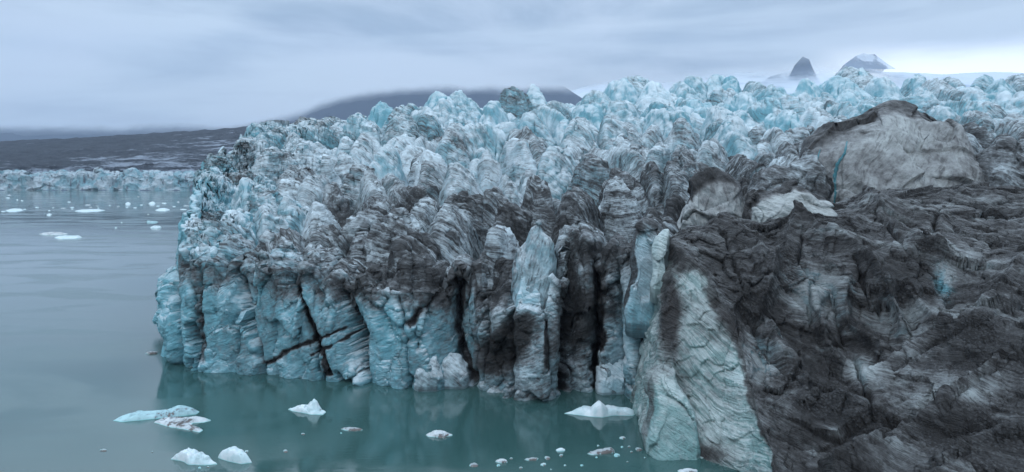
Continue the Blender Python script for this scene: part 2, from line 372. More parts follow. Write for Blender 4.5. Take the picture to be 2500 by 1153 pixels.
# authored cuts: (list of px,py points, width px, depth m)
def seg_dist(px, py, pts):
    best = np.full(len(px), 1e9)
    for (x0, y0), (x1, y1) in zip(pts[:-1], pts[1:]):
        dx, dy = x1 - x0, y1 - y0; tt = np.clip(((px - x0) * dx + (py - y0) * dy) / (dx * dx + dy * dy), 0, 1)
        best = np.minimum(best, np.hypot(px - x0 - tt * dx, py - y0 - tt * dy))
    return best
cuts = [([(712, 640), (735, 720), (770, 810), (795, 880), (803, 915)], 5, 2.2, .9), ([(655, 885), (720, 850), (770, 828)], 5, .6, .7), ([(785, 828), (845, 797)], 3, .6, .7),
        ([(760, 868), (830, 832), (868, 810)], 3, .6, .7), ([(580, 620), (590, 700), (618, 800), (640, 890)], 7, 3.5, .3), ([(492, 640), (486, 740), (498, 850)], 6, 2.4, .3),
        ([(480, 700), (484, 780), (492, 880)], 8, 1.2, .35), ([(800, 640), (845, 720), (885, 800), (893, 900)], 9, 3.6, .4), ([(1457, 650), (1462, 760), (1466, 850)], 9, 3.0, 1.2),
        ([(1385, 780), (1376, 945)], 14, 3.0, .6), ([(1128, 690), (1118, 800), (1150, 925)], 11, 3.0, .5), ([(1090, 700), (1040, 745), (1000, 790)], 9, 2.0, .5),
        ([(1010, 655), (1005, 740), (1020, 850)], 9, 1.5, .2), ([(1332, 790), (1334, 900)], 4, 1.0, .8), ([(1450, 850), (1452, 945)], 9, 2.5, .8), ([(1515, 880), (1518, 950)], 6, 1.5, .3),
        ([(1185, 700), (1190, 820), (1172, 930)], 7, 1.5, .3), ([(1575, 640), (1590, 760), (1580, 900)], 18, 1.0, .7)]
px, py = proj(V); carve = np.zeros(len(V)); cdark = np.zeros(len(V))
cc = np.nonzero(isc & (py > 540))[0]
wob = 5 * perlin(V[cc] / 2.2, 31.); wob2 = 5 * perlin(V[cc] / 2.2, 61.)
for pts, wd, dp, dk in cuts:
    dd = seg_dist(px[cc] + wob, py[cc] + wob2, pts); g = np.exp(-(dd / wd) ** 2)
    carve[cc] += dp * g; cdark[cc] = np.maximum(cdark[cc], dk * np.exp(-(dd / (wd * 1.5)) ** 3) * (1.25 + .7 * perlin(V[cc] / 1.3, 71.)))  # darkens along each cut: the diagonal dirt bands and the carved clefts
V = V - hn * carve[:, None]
n = -grid_normals(V, NU, NV)
if n[NU // 2 * NV + NC + 300, 2] < 0: n = -n
nn, tg_, b_ = sn_[ID], tang[ID], bi[ID]
ST = strata(V, nn, tg_, b_)
al = np.concatenate([np.repeat(AB[:NU, None], NC, 1), AB[NU:].reshape(NU, NP, 2)], 1).reshape(-1, 2)
fo = 1.6 * fbm(V / 11, 3, 5.5) + .35 * perlin(V / 2.6, 8.1)
drape = np.stack([al[:, 0] * 1.05 + .38 * V[:, 2] + fo, al[:, 1] + .6 * fo, V[:, 2] * .7], 1).astype(np.float32)
ST = np.where((~vk)[ID][:, None], drape, ST); del drape, fo
cn = np.array([[-.42, .15, .9]]); cn /= np.linalg.norm(cn); ct = np.cross(cn, [[0, 1., .1]]); ct /= np.linalg.norm(ct)
ce = sstep(vrow, NC + 4, NC - 14)[:, None]
ST = np.where(ce > .5, strata(V, cn, ct, np.cross(cn, ct), 1.8) * [.45, 1.7, 1.7], ST); keepw = 1 - .95 * ce[:, 0]
rel = (.55 - .1 * ce[:, 0]) * fbm(V / 5.5, 4, 20.0, ridged=True) + .95 * keepw * fbm(ST * np.array([.42, .07, .07]), 4, 4.0, .62, ridged=True) + (.30 - .12 * ce[:, 0]) * fbm(V / 2.0, 3, 33.0)
topm = (~isc) & (V[:, 1] < 420)
fc2 = np.zeros(len(V), np.float32); fc2[topm] = facets(V[topm] / 7.0 + .3 * perlin(V[topm] / 5, 13.)[:, None], 5.)
rel += .9 * fc2 * sstep(vrow, NC - 1, NC + 40)
# front lip: fade vertical pull so cliff and top stay welded
V = V + n * rel[:, None]
n = -grid_normals(V, NU, NV)
if n[NU // 2 * NV + NC + 300, 2] < 0: n = -n
V = V + n * (.20 * keepw * fbm(ST * np.array([2.6, .22, .22]), 2, 14.0, ridged=True) + .09 * fbm(V / .8, 2, 91.))[:, None]
# dirt and blueness of each serac, from where it stands on the ice
def region(px, py):
    d = .25 + .22 * sstep(py, 340, 510) * sstep(px, 560, 900) + .22 * sstep(px, 1350, 1750) * sstep(py, 300, 430) + .18 * sstep(px, 2150, 2400) * sstep(py, 225, 300) - .11 * sstep(py, 330, 240)
    b = .30 + .36 * sstep(py, 360, 240) + .32 * sstep(px, 760, 560) - .25 * sstep(py, 420, 540) * sstep(px, 700, 900)
    return d, b
sp = np.array([[s[4], s[5]] for s in SER]); dr, bl = region(sp[:, 0], sp[:, 1])
front = np.array([s[7] for s in SER]); 
dr = dr + rng.normal(0, .09, SN); bl = bl + rng.normal(0, .12, SN)
dirt = dr[ID]; blue = bl[ID]
rf = .12 * fbm(V / 22, 2, 7.)
cl_d = np.interp(px, [400, 600, 900, 1130, 1170, 1380, 1470, 1520, 1600], [.16, .26, .24, .34, .36, .40, .38, .30, .38])
cl_b = np.interp(px, [400, 900, 1130, 1200, 1400, 1520], [.80, .72, .70, .40, .40, .5])
lip = sstep(vrow, NC - 52, NC - 8)      # melted-out dirt on the rim
ce = sstep(vrow, NC + 26, NC - 18)
dirt = dirt * (1 - ce) + (cl_d + .28 * lip) * ce + rf; blue = blue * (1 - ce) + cl_b * ce
for (ex, ey, ea, eb, rot, amt) in [(1240, 820, 75, 26, -.7, .6), (1280, 800, 26, 100, .3, .2), (1405, 780, 40, 110, 0, .3), (1215, 880, 45, 22, -.5, .6), (1600, 760, 34, 120, .1, .7), (950, 760, 28, 110, 0, -.2),  # dirty and clean patches; the tall slot patch paints recess shade into the colour
                                   (1310, 640, 45, 90, 0, -.8), (1300, 720, 40, 50, 0, -.5), (1060, 640, 120, 50, 0, .25), (1490, 740, 50, 60, 0, .2), (1540, 830, 25, 90, 0, -.25), (500, 560, 40, 18, 0, .5), (850, 600, 60, 30, .2, .25)]:
    c, s_ = math.cos(rot), math.sin(rot); qx = ((px - ex) * c + (py - ey) * s_) / ea; qy = (-(px - ex) * s_ + (py - ey) * c) / eb
    g = np.exp(-(qx * qx + qy * qy)) * isc; dirt += amt * g
dirt = np.where(isc, dirt * (1 - .8 * sstep(px, 620, 540) * sstep(py, 640, 560)), dirt); dirt = np.clip(np.maximum(dirt, cdark * 1.1), 0, 1.2)
AT = {'strata': ST, 'dirt': dirt, 'blue': np.clip(blue, 0, 1.1), 'calm': (ce * np.interp(px, [1150, 1200, 1480, 1530], [1, .55, .55, .8])) if ce.ndim == 1 else ce[:, 0]}
GF = grid_faces(NU, NV)[:, ::-1]
nr = np.nonzero(V[:, 1] < 260)[0]
V[nr] += n[nr] * ((.38 - .2 * ce[nr, 0] if ce.ndim > 1 else .38 - .2 * ce[nr]) * facets(V[nr] / 1.9 + .3 * perlin(V[nr] / 1.5, 3.)[:, None], 55.))[:, None]
fid = ID[GF[:, 0]]
root = bpy.data.objects.new('glacier', None); COL.objects.link(root); root.location = (0, 150, 0)
tag(root, kind='structure')
vis = [(s[3] / s[1], i) for i, s in enumerate(SER) if s[6]]; vis.sort(reverse=True)
keep = [i for _, i in vis[:100]]
def child(o): o.matrix_parent_inverse = root.matrix_world.inverted(); o.matrix_parent_inverse.translation = (0, -150, 0)
km = np.isin(fid, keep)
for i in keep:
    fm = fid == i
    if fm.sum() > 30:
        o = sub_mesh('serac', V, GF, fm, M_ICE, AT, root); child(o)
o = sub_mesh('ice_field', V, GF, ~km, M_ICE, AT, root); child(o); o['kind'] = 'stuff'
del AT, ST, GF, n

# ------------------------------------------------------------------ near, debris-covered ice mass on the right
def rbf_fit(P, z):
    D = np.hypot(P[:, None, 0] - P[None, :, 0], P[:, None, 1] - P[None, :, 1]); K = D
    n_ = len(P); A = np.zeros((n_ + 3, n_ + 3)); A[:n_, :n_] = K; A[:n_, n_] = 1; A[:n_, n_ + 1:] = P; A[n_, :n_] = 1; A[n_ + 1:, :n_] = P.T
    return np.linalg.solve(A, np.concatenate([z, np.zeros(3)]))
def rbf_eval(w_, P, Q):
    o = w_[len(P)] + Q @ w_[len(P) + 1:]
    for i, p in enumerate(P): o = o + w_[i] * np.hypot(Q[:, 0] - p[0], Q[:, 1] - p[1])
    return o
ctl = [(1655, 606, 114), (1745, 532, 130), (1700, 570, 122), (1800, 600, 120), (1850, 590, 126), (1955, 548, 128), (1900, 600, 122), (2040, 560, 124), (2120, 483, 146), (2060, 520, 140), (2200, 490, 142),
       (2300, 450, 158), (2400, 455, 150), (2480, 440, 152), (2450, 520, 138), (2300, 560, 124), (2280, 600, 112), (2200, 600, 116), (2100, 600, 116), (1745, 700, 109), (1797, 800, 105), (1806, 900, 100), (1852, 1020, 93), (1906, 1153, 85),
       (1850, 700, 112), (1830, 800, 108), (1900, 860, 102), (1930, 920, 99), (1990, 890, 103), (2060, 920, 100), (2040, 700, 108), (2060, 790, 106), (2130, 860, 100), (1960, 640, 113), (1960, 1000, 93), (2100, 1000, 90),
       (2080, 1100, 84), (2000, 1153, 80), (2110, 960, 94), (2200, 900, 93), (2200, 1100, 80), (2300, 700, 104), (2250, 800, 100), (2350, 850, 90), (2400, 950, 82), (2340, 1000, 80), (2500, 800, 88), (2500, 650, 106), (2380, 740, 100),
       (2500, 1000, 76), (2500, 1153, 68), (2350, 1153, 73), (2700, 900, 75), (2800, 600, 110), (2700, 1250, 58), (2300, 1350, 58), (1990, 1350, 68)]
W3 = np.array([at(*c) for c in ctl]); CP, CZ = W3[:, :2], W3[:, 2]
CP = np.concatenate([CP, [(70, 190), (130, 190), (30, 160)]]); CZ = np.concatenate([CZ, [30, 30, 22]])
wr = rbf_fit(CP, CZ)
F2 = np.array([(26, 142), (21.5, 128), (20.2, 112), water_pt(1574, 1078), water_pt(1592, 1096), water_pt(1700, 1118), water_pt(1800, 1150), (32.0, 84), (34, 72), (38, 55)])
C2 = np.array([(38, 150), (31, 132), (27.5, 120), at(1655, 606, 114)[:2], at(1710, 650, 110)[:2], at(1797, 800, 105)[:2], at(1852, 1020, 93)[:2], at(1906, 1153, 85)[:2], (35, 73), (39.5, 56)])
CZ2 = [25, 28, 28.5, at(1655, 606, 114)[2], at(1710, 650, 110)[2], at(1797, 800, 105)[2], at(1852, 1020, 93)[2], at(1906, 1153, 85)[2], 2, 2]
B2 = np.array([(95, 215), (115, 205), (140, 190), (150, 175), (155, 160), (150, 140), (140, 118), (125, 95), (110, 75), (95, 52)])
kx = np.array([0, .08, .2, .38, .5, .64, .78, .88, .95, 1.]); NU2 = 620; u2 = np.linspace(0, 1, NU2)
I2 = lambda A: np.interp(u2, kx, A)
NC2, NP2 = 190, 760
tc2 = np.linspace(0, 1, NC2)
f2x, f2y, c2x, c2y = I2(F2[:, 0]), I2(F2[:, 1]), I2(C2[:, 0]), I2(C2[:, 1])
cz2 = I2(CZ2)
cxx = f2x[:, None] + (c2x - f2x)[:, None] * tc2[None] ** 1.3; cyy = f2y[:, None] + (c2y - f2y)[:, None] * tc2[None] ** 1.3
czz = -3 + (cz2[:, None] + 3) * tc2[None]
v = np.linspace(0, 1, NP2 + 1)[1:]; tv = v ** 1.35
px2 = c2x[:, None] + (I2(B2[:, 0]) - c2x)[:, None] * tv; py2 = c2y[:, None] + (I2(B2[:, 1]) - c2y)[:, None] * tv
Q = np.stack([px2.ravel(), py2.ravel()], 1)
pz2 = rbf_eval(wr, CP, Q).reshape(NU2, NP2)
bl_ = np.clip(tv / .03, 0, 1)[None]; pz2 = pz2 * bl_ + cz2[:, None] * (1 - bl_)
V = np.concatenate([np.stack([cxx, cyy, czz], -1), np.stack([px2, py2, pz2], -1)], 1).reshape(-1, 3)
NV2 = NC2 + NP2; isf = np.tile(np.arange(NV2) < NC2, NU2); vr2 = np.tile(np.arange(NV2), NU2)
def up_normals(V, nu, nv, k):
    n = grid_normals(V, nu, nv)
    return -n if n[k, 2] < 0 else n
KREF = NU2 // 2 * NV2 + NC2 + 300
n = up_normals(V, NU2, NV2, KREF)
fold_n = np.array([[.55, .45, .70]]); fold_n /= np.linalg.norm(fold_n); ft = np.cross(fold_n, [[.2, -.3, 1.]]); ft /= np.linalg.norm(ft); fb = np.cross(fold_n, ft)
top2 = sstep(vr2, NC2 + 5, NC2 + 60)
rot = V @ np.array([[.8, -.6, 0], [.6, .8, 0], [0, 0, 1]])
big = 2.0 * fbm(rot * np.array([1 / 12, 1 / 30, 1 / 12]), 3, 2.0) + 2.0 * facets(V / 12.0 + .30 * perlin(V / 9, 1.)[:, None], 9.) + .9 * facets(V / 4.5 + .3 * perlin(V / 4, 1.)[:, None], 19.) - .9
px, py = proj(V); wob = 14 * perlin(V / 6, 31.); wob2 = 14 * perlin(V / 6, 61.)
for pts, wd, dp in [([(1745, 532), (1850, 590), (1860, 700)], 18, 1.6), ([(1955, 548), (1905, 640), (1860, 740)], 20, 2.6), ([(1960, 548), (2080, 610), (2170, 720), (2200, 800)], 18, 2.4), ([(2120, 483), (2200, 590), (2290, 620)], 20, 2.0),
                    ([(2500, 640), (2400, 760), (2200, 870), (2130, 930)], 30, 1.8), ([(1800, 700), (1850, 830), (1960, 950)], 18, 2.2), ([(2060, 690), (2080, 800), (2160, 850)], 14, 2.0), ([(1990, 700), (2010, 820), (2050, 880)], 14, 1.8),
                    ([(2500, 850), (2350, 960), (2180, 1080), (2050, 1150)], 30, 2.0), ([(1870, 1000), (1990, 980), (2090, 1010)], 30, 1.8), ([(2220, 720), (2330, 820), (2480, 740)], 22, 1.6), ([(2300, 1150), (2420, 1060), (2500, 1040)], 22, 1.6), ([(2050, 560), (2160, 520), (2290, 540)], 20, 1.6)]:
    big += 1.7 * dp * np.exp(-np.abs(seg_dist(px + wob, py + wob2, pts)) / wd)
big = np.clip(big - .8, -4, 5.5) * np.where(V[:, 1] > 112, .8, 1)
V = V + n * (big * top2)[:, None]
# crevasses of the near ice
px, py = proj(V)
cr2 = [([(2130, 1080), (2300, 960), (2500, 860)], 5, 1.8), ([(2250, 1150), (2400, 1080), (2500, 1060)], 5, 1.5), ([(1880, 1060), (2050, 1110), (2100, 1150)], 5, 1.5), ([(2180, 900), (2350, 800), (2500, 740)], 5, 1.8), ([(2330, 560), (2420, 600), (2500, 610)], 5, 1.8), ([(2140, 520), (2240, 640), (2300, 680)], 5, 2.0), ([(1960, 560), (1950, 640), (1990, 690)], 5, 1.8), ([(1760, 560), (1800, 660), (1840, 760)], 5, 1.5), ([(2135, 1020), (2118, 960), (2095, 900), (2090, 870)], 6, 3.0), ([(1830, 775), (1870, 850), (1930, 915)], 9, 2.5), ([(2035, 700), (2040, 760), (2062, 840)], 6, 2.6), ([(2000, 830), (2030, 890), (2070, 935)], 7, 2.0),
       ([(2300, 990), (2400, 900), (2500, 830)], 7, 1.6), ([(1975, 690), (1978, 800)], 5, 1.6), ([(2290, 520), (2278, 560)], 6, 2.5), ([(2090, 620), (2110, 700), (2150, 780)], 6, 1.8), ([(2190, 700), (2230, 790)], 12, 2.4), ([(2280, 660), (2320, 740)], 12, 1.8),
       ([(2300, 1010), (2340, 1040), (2420, 1030)], 12, 2.0), ([(1660, 700), (1660, 850), (1700, 990)], 5, 1.0)]
cv = np.zeros(len(V)); cd_ = np.zeros(len(V)); wob = 6 * perlin(V / 2.5, 31.); wob2 = 6 * perlin(V / 2.5, 61.)
for pts, wd, dp in cr2:
    dd = seg_dist(px + wob, py + wob2, pts); cv += dp * np.exp(-(dd / wd) ** 2)
V[:, 2] -= cv * np.where(isf, 0, 1)
n = up_normals(V, NU2, NV2, KREF)
ST = strata(V, fold_n, ft, fb, 3.0)
# the fin: scalloped pale wall; strata run down its length
fin_n = np.array([[.75, .35, .45]]); fin_n /= np.linalg.norm(fin_n); ftn = np.cross(fin_n, [[.1, .9, -.3]]); ftn /= np.linalg.norm(ftn)
ST = np.where(isf[:, None], strata(V, fin_n, ftn, np.cross(fin_n, ftn), 1.6), ST)
rel = np.where(isf, .35, .16) * fbm(ST * np.array([.55, .09, .09]), 3, 4.0, .55, ridged=True) + .35 * fbm(V / 2.6, 4, 33.0) + .45 * facets(V / 2.4 + .3 * perlin(V / 2, 3.)[:, None], 65.) + np.where(isf, 1.0 * fbm(V / 5, 2, 3.), .0)
V = V + n * rel[:, None]
n = up_normals(V, NU2, NV2, KREF)
V = V + n * (.10 * fbm(ST * np.array([2.4, .3, .3]), 2, 14.0, ridged=True) + .08 * fbm(V / .6, 2, 91.))[:, None]
dirt = np.where(isf, .30, .62) + np.where(isf, .34, .46) * fbm(rot * np.array([1 / 7, 1 / 16, 1 / 7]), 4, 7.)
px, py = proj(V)
for (ex, ey, ea, eb, amt) in [(2000, 680, 70, 60, -.2), (1850, 880, 60, 80, -.38), (2100, 905, 40, 30, -.55), (1930, 980, 30, 30, -.25), (2305, 690, 25, 50, -.5), (1980, 740, 60, 60, -.22), (2380, 640, 60, 60, -.1), (2370, 960, 50, 20, -.3), (2050, 1050, 60, 12, -.25),
                             (2350, 480, 100, 30, -.1), (1720, 620, 60, 30, -.05), (2200, 820, 90, 60, -.15), (1640, 960, 40, 90, .2), (1720, 1110, 60, 25, .45), (1635, 760, 22, 90, .75), (1660, 1030, 20, 60, .5)]:
    dirt += amt * np.exp(-((px - ex) / ea) ** 2 - ((py - ey) / eb) ** 2)
seam = vr2 + 22 * fbm(V / 3.5, 4, 83.); dirt += np.where(isf, .45 * sstep(seam, NC2 - 22, NC2 - 4), 0)
blue = np.where(isf, .45, .15) + .7 * np.exp(-((px - 1990) / 50) ** 2 - ((py - 905) / 30) ** 2) + .5 * np.exp(-((px - 2300) / 30) ** 2 - ((py - 700) / 50) ** 2)
dirt = np.clip(dirt, 0, 1.2)
GF2 = grid_faces(NU2, NV2)
AT = {'strata': ST, 'dirt': dirt, 'blue': blue, 'calm': np.where(isf, .7, .45)}
ff = isf[GF2[:, 0]]
near = bpy.data.objects.new('debris_covered_ice', None); COL.objects.link(near); near.location = (40, 100, 0)
tag(near, 'dark brown debris-covered ice mass with folded slopes filling the right foreground', 'ice mass')
def child2(o, p): o.parent = p; o.matrix_parent_inverse.translation = (-p.location.x, -p.location.y, -p.location.z)
o = sub_mesh('debris_slope', V, GF2, ~ff, M_DARK, AT); child2(o, near)
o = sub_mesh('ice_wall', V, GF2, ff, M_FIN, AT); child2(o, near); o['label'] = 'pale turquoise scalloped ice wall at the edge of the dark slope'
del AT, ST, GF2, n

# ------------------------------------------------------------------ loaf-shaped blocks: outline from the photo, real depth
def block(name, prof, d, depth_m, label, cat, mat, base_py, dirt=.4, blue=.3, nx=150, ny=110, amp=1.0, exp=2.6, tilt=0.0, seed=0., group=None, sharp=.5, top_dirt=.0, foldn=None):
    """prof: (px, py) skyline from left to right; the block stands depth_m deep around distance d"""
    prof = np.array(prof, float); xs = (prof[:, 0] - 1250) / F_PX * d; zs = CAM_H - (prof[:, 1] - HZ) / F_PX * d; zb = CAM_H - (base_py - HZ) / F_PX * d
    u = np.linspace(0, 1, nx); x = xs[0] + (xs[-1] - xs[0]) * (u - .08 * np.sin(2 * math.pi * u) / 1.0)
    zt = np.interp(x, xs, zs); hgt = np.maximum(zt - zb, .15)
    k = np.linspace(-1, 1, ny)
    a = k * math.pi / 2                                  # superelliptic section
    yk = np.sign(np.sin(a)) * np.abs(np.sin(a)) ** (2 / exp); hk = np.abs(np.cos(a)) ** (2 / exp * sharp * 2)
    edge_t = np.clip(4 * np.minimum(u, 1 - u), 0, 1) ** .5
    X_ = np.repeat(x[:, None], ny, 1); Y_ = d + depth_m / 2 * yk[None] * (.25 + .75 * edge_t[:, None]) + tilt * hk[None] * hgt[:, None]
    Z_ = zb + hgt[:, None] * hk[None]
    V = np.stack([X_, Y_, Z_], -1).reshape(-1, 3)
    n = grid_normals(V, nx, ny)
    if n[nx // 2 * ny + ny // 2, 2] < 0: n = -n
    sz = max(zs) - zb
    s_ = max(1.0, sz / 2.2)
    hide = np.repeat(np.clip(hgt / (sz * .25), .1, 1)[:, None], ny, 1).ravel()
    V = V + n * (amp * hide * (.30 * sz / 4 * fbm(V / s_ / 1.3, 3, seed) + .35 * sz / 5 * facets(V / s_ / 1.2 + .3 * perlin(V / s_, seed)[:, None], seed + 3)))[:, None]
    fn = np.array([foldn or (.5, .2, .8)]); fn = fn / np.linalg.norm(fn); tg = np.cross(fn, [[.3, 1, .2]]); tg /= np.linalg.norm(tg)
    V[:, 0] += amp * .9 * s_ * .35 * fbm(np.stack([V[:, 0] / s_ / 3, V[:, 1] / s_ / 3, V[:, 2] / s_ / 1.6], 1), 3, seed + 40)
    ST = strata(V, fn, tg, np.cross(fn, tg), 1.5)
    n = grid_normals(V, nx, ny)
    if n[nx // 2 * ny + ny // 2, 2] < 0: n = -n
    ST = ST * np.array([.5, 1.4, 1.4])
    V = V + n * (amp * (.12 * fbm(ST * np.array([1.2, .3, .3]), 3, 4.0, ridged=True) + .05 * s_ * fbm(V / s_ * 2.2, 3, seed + 8)))[:, None]
    hr = np.repeat(hk[None], nx, 0).ravel()
    D = dirt + .12 * fbm(V / s_ / 2, 2, 3. + seed) + top_dirt * sstep(hr, .8, .97)
    Fq = grid_faces(nx, ny)
    # close the underside
    low = np.concatenate([V[:, :2], np.full((len(V), 1), zb - 2.5)], 1).reshape(nx, ny, 3)
    G = V.reshape(nx, ny, 3)
    allV = [V]; faces = [Fq if True else None]; off = len(V)
    ring = [(i, 0) for i in range(nx)] + [(nx - 1, j) for j in range(1, ny)] + [(i, ny - 1) for i in range(nx - 2, -1, -1)] + [(0, j) for j in range(ny - 2, 0, -1)]
    ri = np.array([i * ny + j for i, j in ring]); rv = V[ri].copy(); rv[:, 2] = zb - 2.5
    m = len(ri); allV.append(rv); q = np.stack([ri, off + np.arange(m), off + (np.arange(m) + 1) % m, np.roll(ri, -1)], 1); faces.append(q)
    cpt = rv.mean(0)[None]; allV.append(cpt); tri = np.stack([off + np.arange(m), np.full(m, off + m), off + (np.arange(m) + 1) % m], 1)
    VV = np.concatenate(allV); ext = len(VV) - len(V)
    at_ = {'strata': np.concatenate([ST, np.zeros((ext, 3))]), 'dirt': np.concatenate([np.clip(D, 0, 1.2), np.full(ext, dirt)]), 'calm': np.full(len(VV), .6), 'blue': np.concatenate([np.full(len(V), blue) + .15 * fbm(V / s_, 2, 1. + seed), np.full(ext, blue)])}
    org = np.array([xs.mean(), d, zb]); VV = VV - org
    o = make_mesh(name, VV, np.concatenate(faces), mat, at_, tris=tri); o.location = org
    return tag(o, label, cat, group)

block('ice_dome', [(1965, 500), (1985, 430), (2003, 345), (2040, 305), (2100, 272), (2150, 248), (2210, 236), (2270, 242), (2300, 258), (2330, 310), (2350, 355), (2390, 420), (2405, 500)], 205, 40,
      'huge smooth grey ice dome streaked with dirt rising right of centre', 'ice dome', M_DOME, 500, .45, .08, 420, 320, 1.6, 1.6, .22, 3., sharp=.5, top_dirt=.25, foldn=(.75, .1, -.62))
block('ice_ridge', [(1825, 480), (1850, 435), (1900, 408), (1950, 388), (1985, 362), (2000, 400), (2020, 500)], 182, 15, 'dirty grey ice ridge leaning against the left side of the huge dome', 'ice ridge', M_ICE, 500, .55, .1, 220, 160, 1.8, 1.7, .1, 133.)
block('ice_ridge', [(2340, 480), (2375, 405), (2415, 360), (2450, 332), (2475, 340), (2520, 372), (2600, 480)], 192, 16, 'dirty ice ridge beside the right flank of the huge grey dome', 'ice ridge', M_ICE, 490, .50, .1, 220, 160, 1.8, 1.7, .1, 143.)
def crack(parent, pts, d, w_m):
    V = []
    pts = np.array(pts, float); k = np.linspace(0, len(pts) - 1, 40); X_ = np.interp(k, range(len(pts)), pts[:, 0]); Y_ = np.interp(k, range(len(pts)), pts[:, 1])
    for a, b, q in zip(X_, Y_, np.linspace(0, 1, 40)):
        # sits on the dome's own surface: search the parent mesh for it
        o = np.array(at(a, b, 1.0)) - [0, 0, CAM_H]; dr_ = o / np.linalg.norm(o)
        from mathutils import Vector
        hit, loc, nor, _ = parent.ray_cast(Vector((0, 0, CAM_H)) - parent.location, Vector(dr_))
        V.append(np.array(loc) if hit else (V[-1] if V else None))
    V = np.array([v_ for v_ in V if v_ is not None]); P = []
    for i, c in enumerate(V):
        w_ = w_m * (.25 + math.sin(math.pi * (i + .5) / len(V))) * (1 + .3 * math.sin(i * 1.7))
        for j in range(8):
            a = j * math.pi / 4; P.append(c + np.array([math.cos(a) * w_, math.sin(a) * .35, 0]))
    P = np.array(P); f = grid_faces(len(V), 8); j = np.arange(len(V) - 1) * 8
    f = np.concatenate([f, np.stack([j + 7, j + 15, j + 8, j], 1)])
    return make_mesh('meltwater_crack', P, f, M_CRACK, {'dirt': np.full(len(P), -.3), 'blue': np.full(len(P), 1.1), 'strata': P}, parent=parent)
M_CRACK = ice_mat('blue_crack_material', pale=c4(.12, .27, .30), blue=c4(.05, .20, .24))
dome = bpy.data.objects['ice_dome']; bpy.context.view_layer.update()
crack(dome, [(2068, 345), (2062, 375), (2045, 400), (2038, 430), (2040, 470), (2036, 500)], 190, .42)
crack(dome, [(2002, 365), (1992, 400), (1990, 430)], 190, .22)
block('ice_dome', [(1660, 560), (1668, 490), (1690, 440), (1720, 420), (1755, 412), (1790, 428), (1820, 462), (1832, 520), (1836, 590)], 150, 12,
      'small pointed grey ice dome with a brown rim above the white tooth', 'ice dome', M_DOME, 590, .42, .25, 220, 180, 1.8, 1.7, .1, 13., top_dirt=.5, foldn=(1, .1, .1))
block('ice_block', [(1826, 580), (1832, 500), (1850, 472), (1890, 462), (1930, 452), (1965, 462), (2000, 478), (2012, 510), (2030, 560), (2035, 590)], 143, 12,
      'wide pale beige ice block with rounded top below the huge grey dome', 'ice block', M_DOME, 590, .22, .22, 220, 180, 1.8, 2.2, .1, 23., top_dirt=.5)
block('ice_pinnacle', [(1256, 800), (1258, 740), (1262, 690), (1262, 660), (1268, 615), (1286, 590), (1292, 556), (1312, 541), (1322, 566), (1342, 584), (1352, 640), (1350, 660), (1350, 730), (1352, 800)], 130.3, 9,
      'tall white-blue ice pinnacle standing out of the middle of the ice cliff', 'ice pinnacle', M_ICE, 800, .36, .45, 170, 210, .8, 2.2, -.02, 47., foldn=(.9, .1, -.3))
block('ice_tooth', [(1594, 700), (1600, 640), (1606, 580), (1618, 562), (1634, 566), (1645, 600), (1640, 650), (1622, 700)], 118, 4,
      'narrow white ice tooth hanging beside the top of the pale scalloped wall', 'ice tooth', M_FIN, 700, .05, .15, 90, 110, .9, 2.4, -.1, 43.)
block('ice_pillar', [(1534, 780), (1546, 600), (1552, 545), (1575, 530), (1598, 545), (1600, 620), (1606, 780)], 124.6, 6,
      'smooth blue-grey ice pillar with a rounded top left of the white tooth', 'ice pillar', M_ICE, 780, .22, .45, 100, 130, .9, 3.0, -.1, 53., top_dirt=.4)
block('ice_block', [(1570, 1085), (1580, 1040), (1592, 960), (1600, 915), (1622, 890), (1648, 895), (1665, 935), (1685, 1000), (1700, 1060), (1706, 1105)], 101.5, 8,
      'pale green dark-capped ice block in the water at the foot of the scalloped wall', 'ice block', M_FIN, 1106, .16, .55, 170, 170, 1.0, 2.8, .12, 63., top_dirt=.3)
block('ice_block', [(1455, 948), (1462, 900), (1474, 862), (1492, 852), (1510, 868), (1524, 885), (1526, 948)], 128.5, 5,
      'clean grey-white ice block leaning at the waterline left of the pale pillar foot', 'ice block', M_ICE, 948, .0, .22, 100, 110, 1.0, 2.8, .1, 73.)
block('ice_tower', [(400, 866), (408, 820), (418, 775), (432, 748), (450, 735), (470, 760), (480, 866)], 156, 8,
      'low turquoise ice spur at the far left foot of the ice cliff', 'ice spur', M_ICE, 866, .0, .95, 110, 110, 1.0, 2.6, .15, 83.)
block('ice_block', [(1348, 770), (1362, 715), (1372, 684), (1384, 695), (1398, 730), (1380, 750), (1358, 772)], 128, 4,
      'small pale triangular ice slab lodged against the dark cliff right of the pinnacle', 'ice slab', M_ICE, 772, .0, .2, 80, 80, .6, 2.8, .1, 93.)
block('ice_block', [(1275, 768), (1280, 720), (1300, 703), (1325, 706), (1340, 716), (1330, 745), (1310, 768)], 128, 5,
      'bright white ice lump bulging from the cliff just below the tall pinnacle', 'ice lump', M_ICE, 768, -.1, .1, 80, 80, 1.2, 2.8, -.1, 103.)
for k, (pf, dd_, lb) in enumerate([([(1012, 934), (1020, 890), (1040, 868), (1065, 872), (1078, 900), (1084, 934)], 130.5, 'left one of two dirty boulders of ice at the waterline under the cliff'),
                                   ([(1080, 930), (1086, 880), (1098, 862), (1120, 872), (1138, 895), (1147, 930)], 132, 'rounded grey ice boulder at the waterline with a crevice on its right')]):
    block('ice_boulder', pf, dd_, 5, lb, 'ice boulder', M_ICE, 934, .25, .2, 90, 90, 1.2, 2.8, .0, 110. + 9 * k)

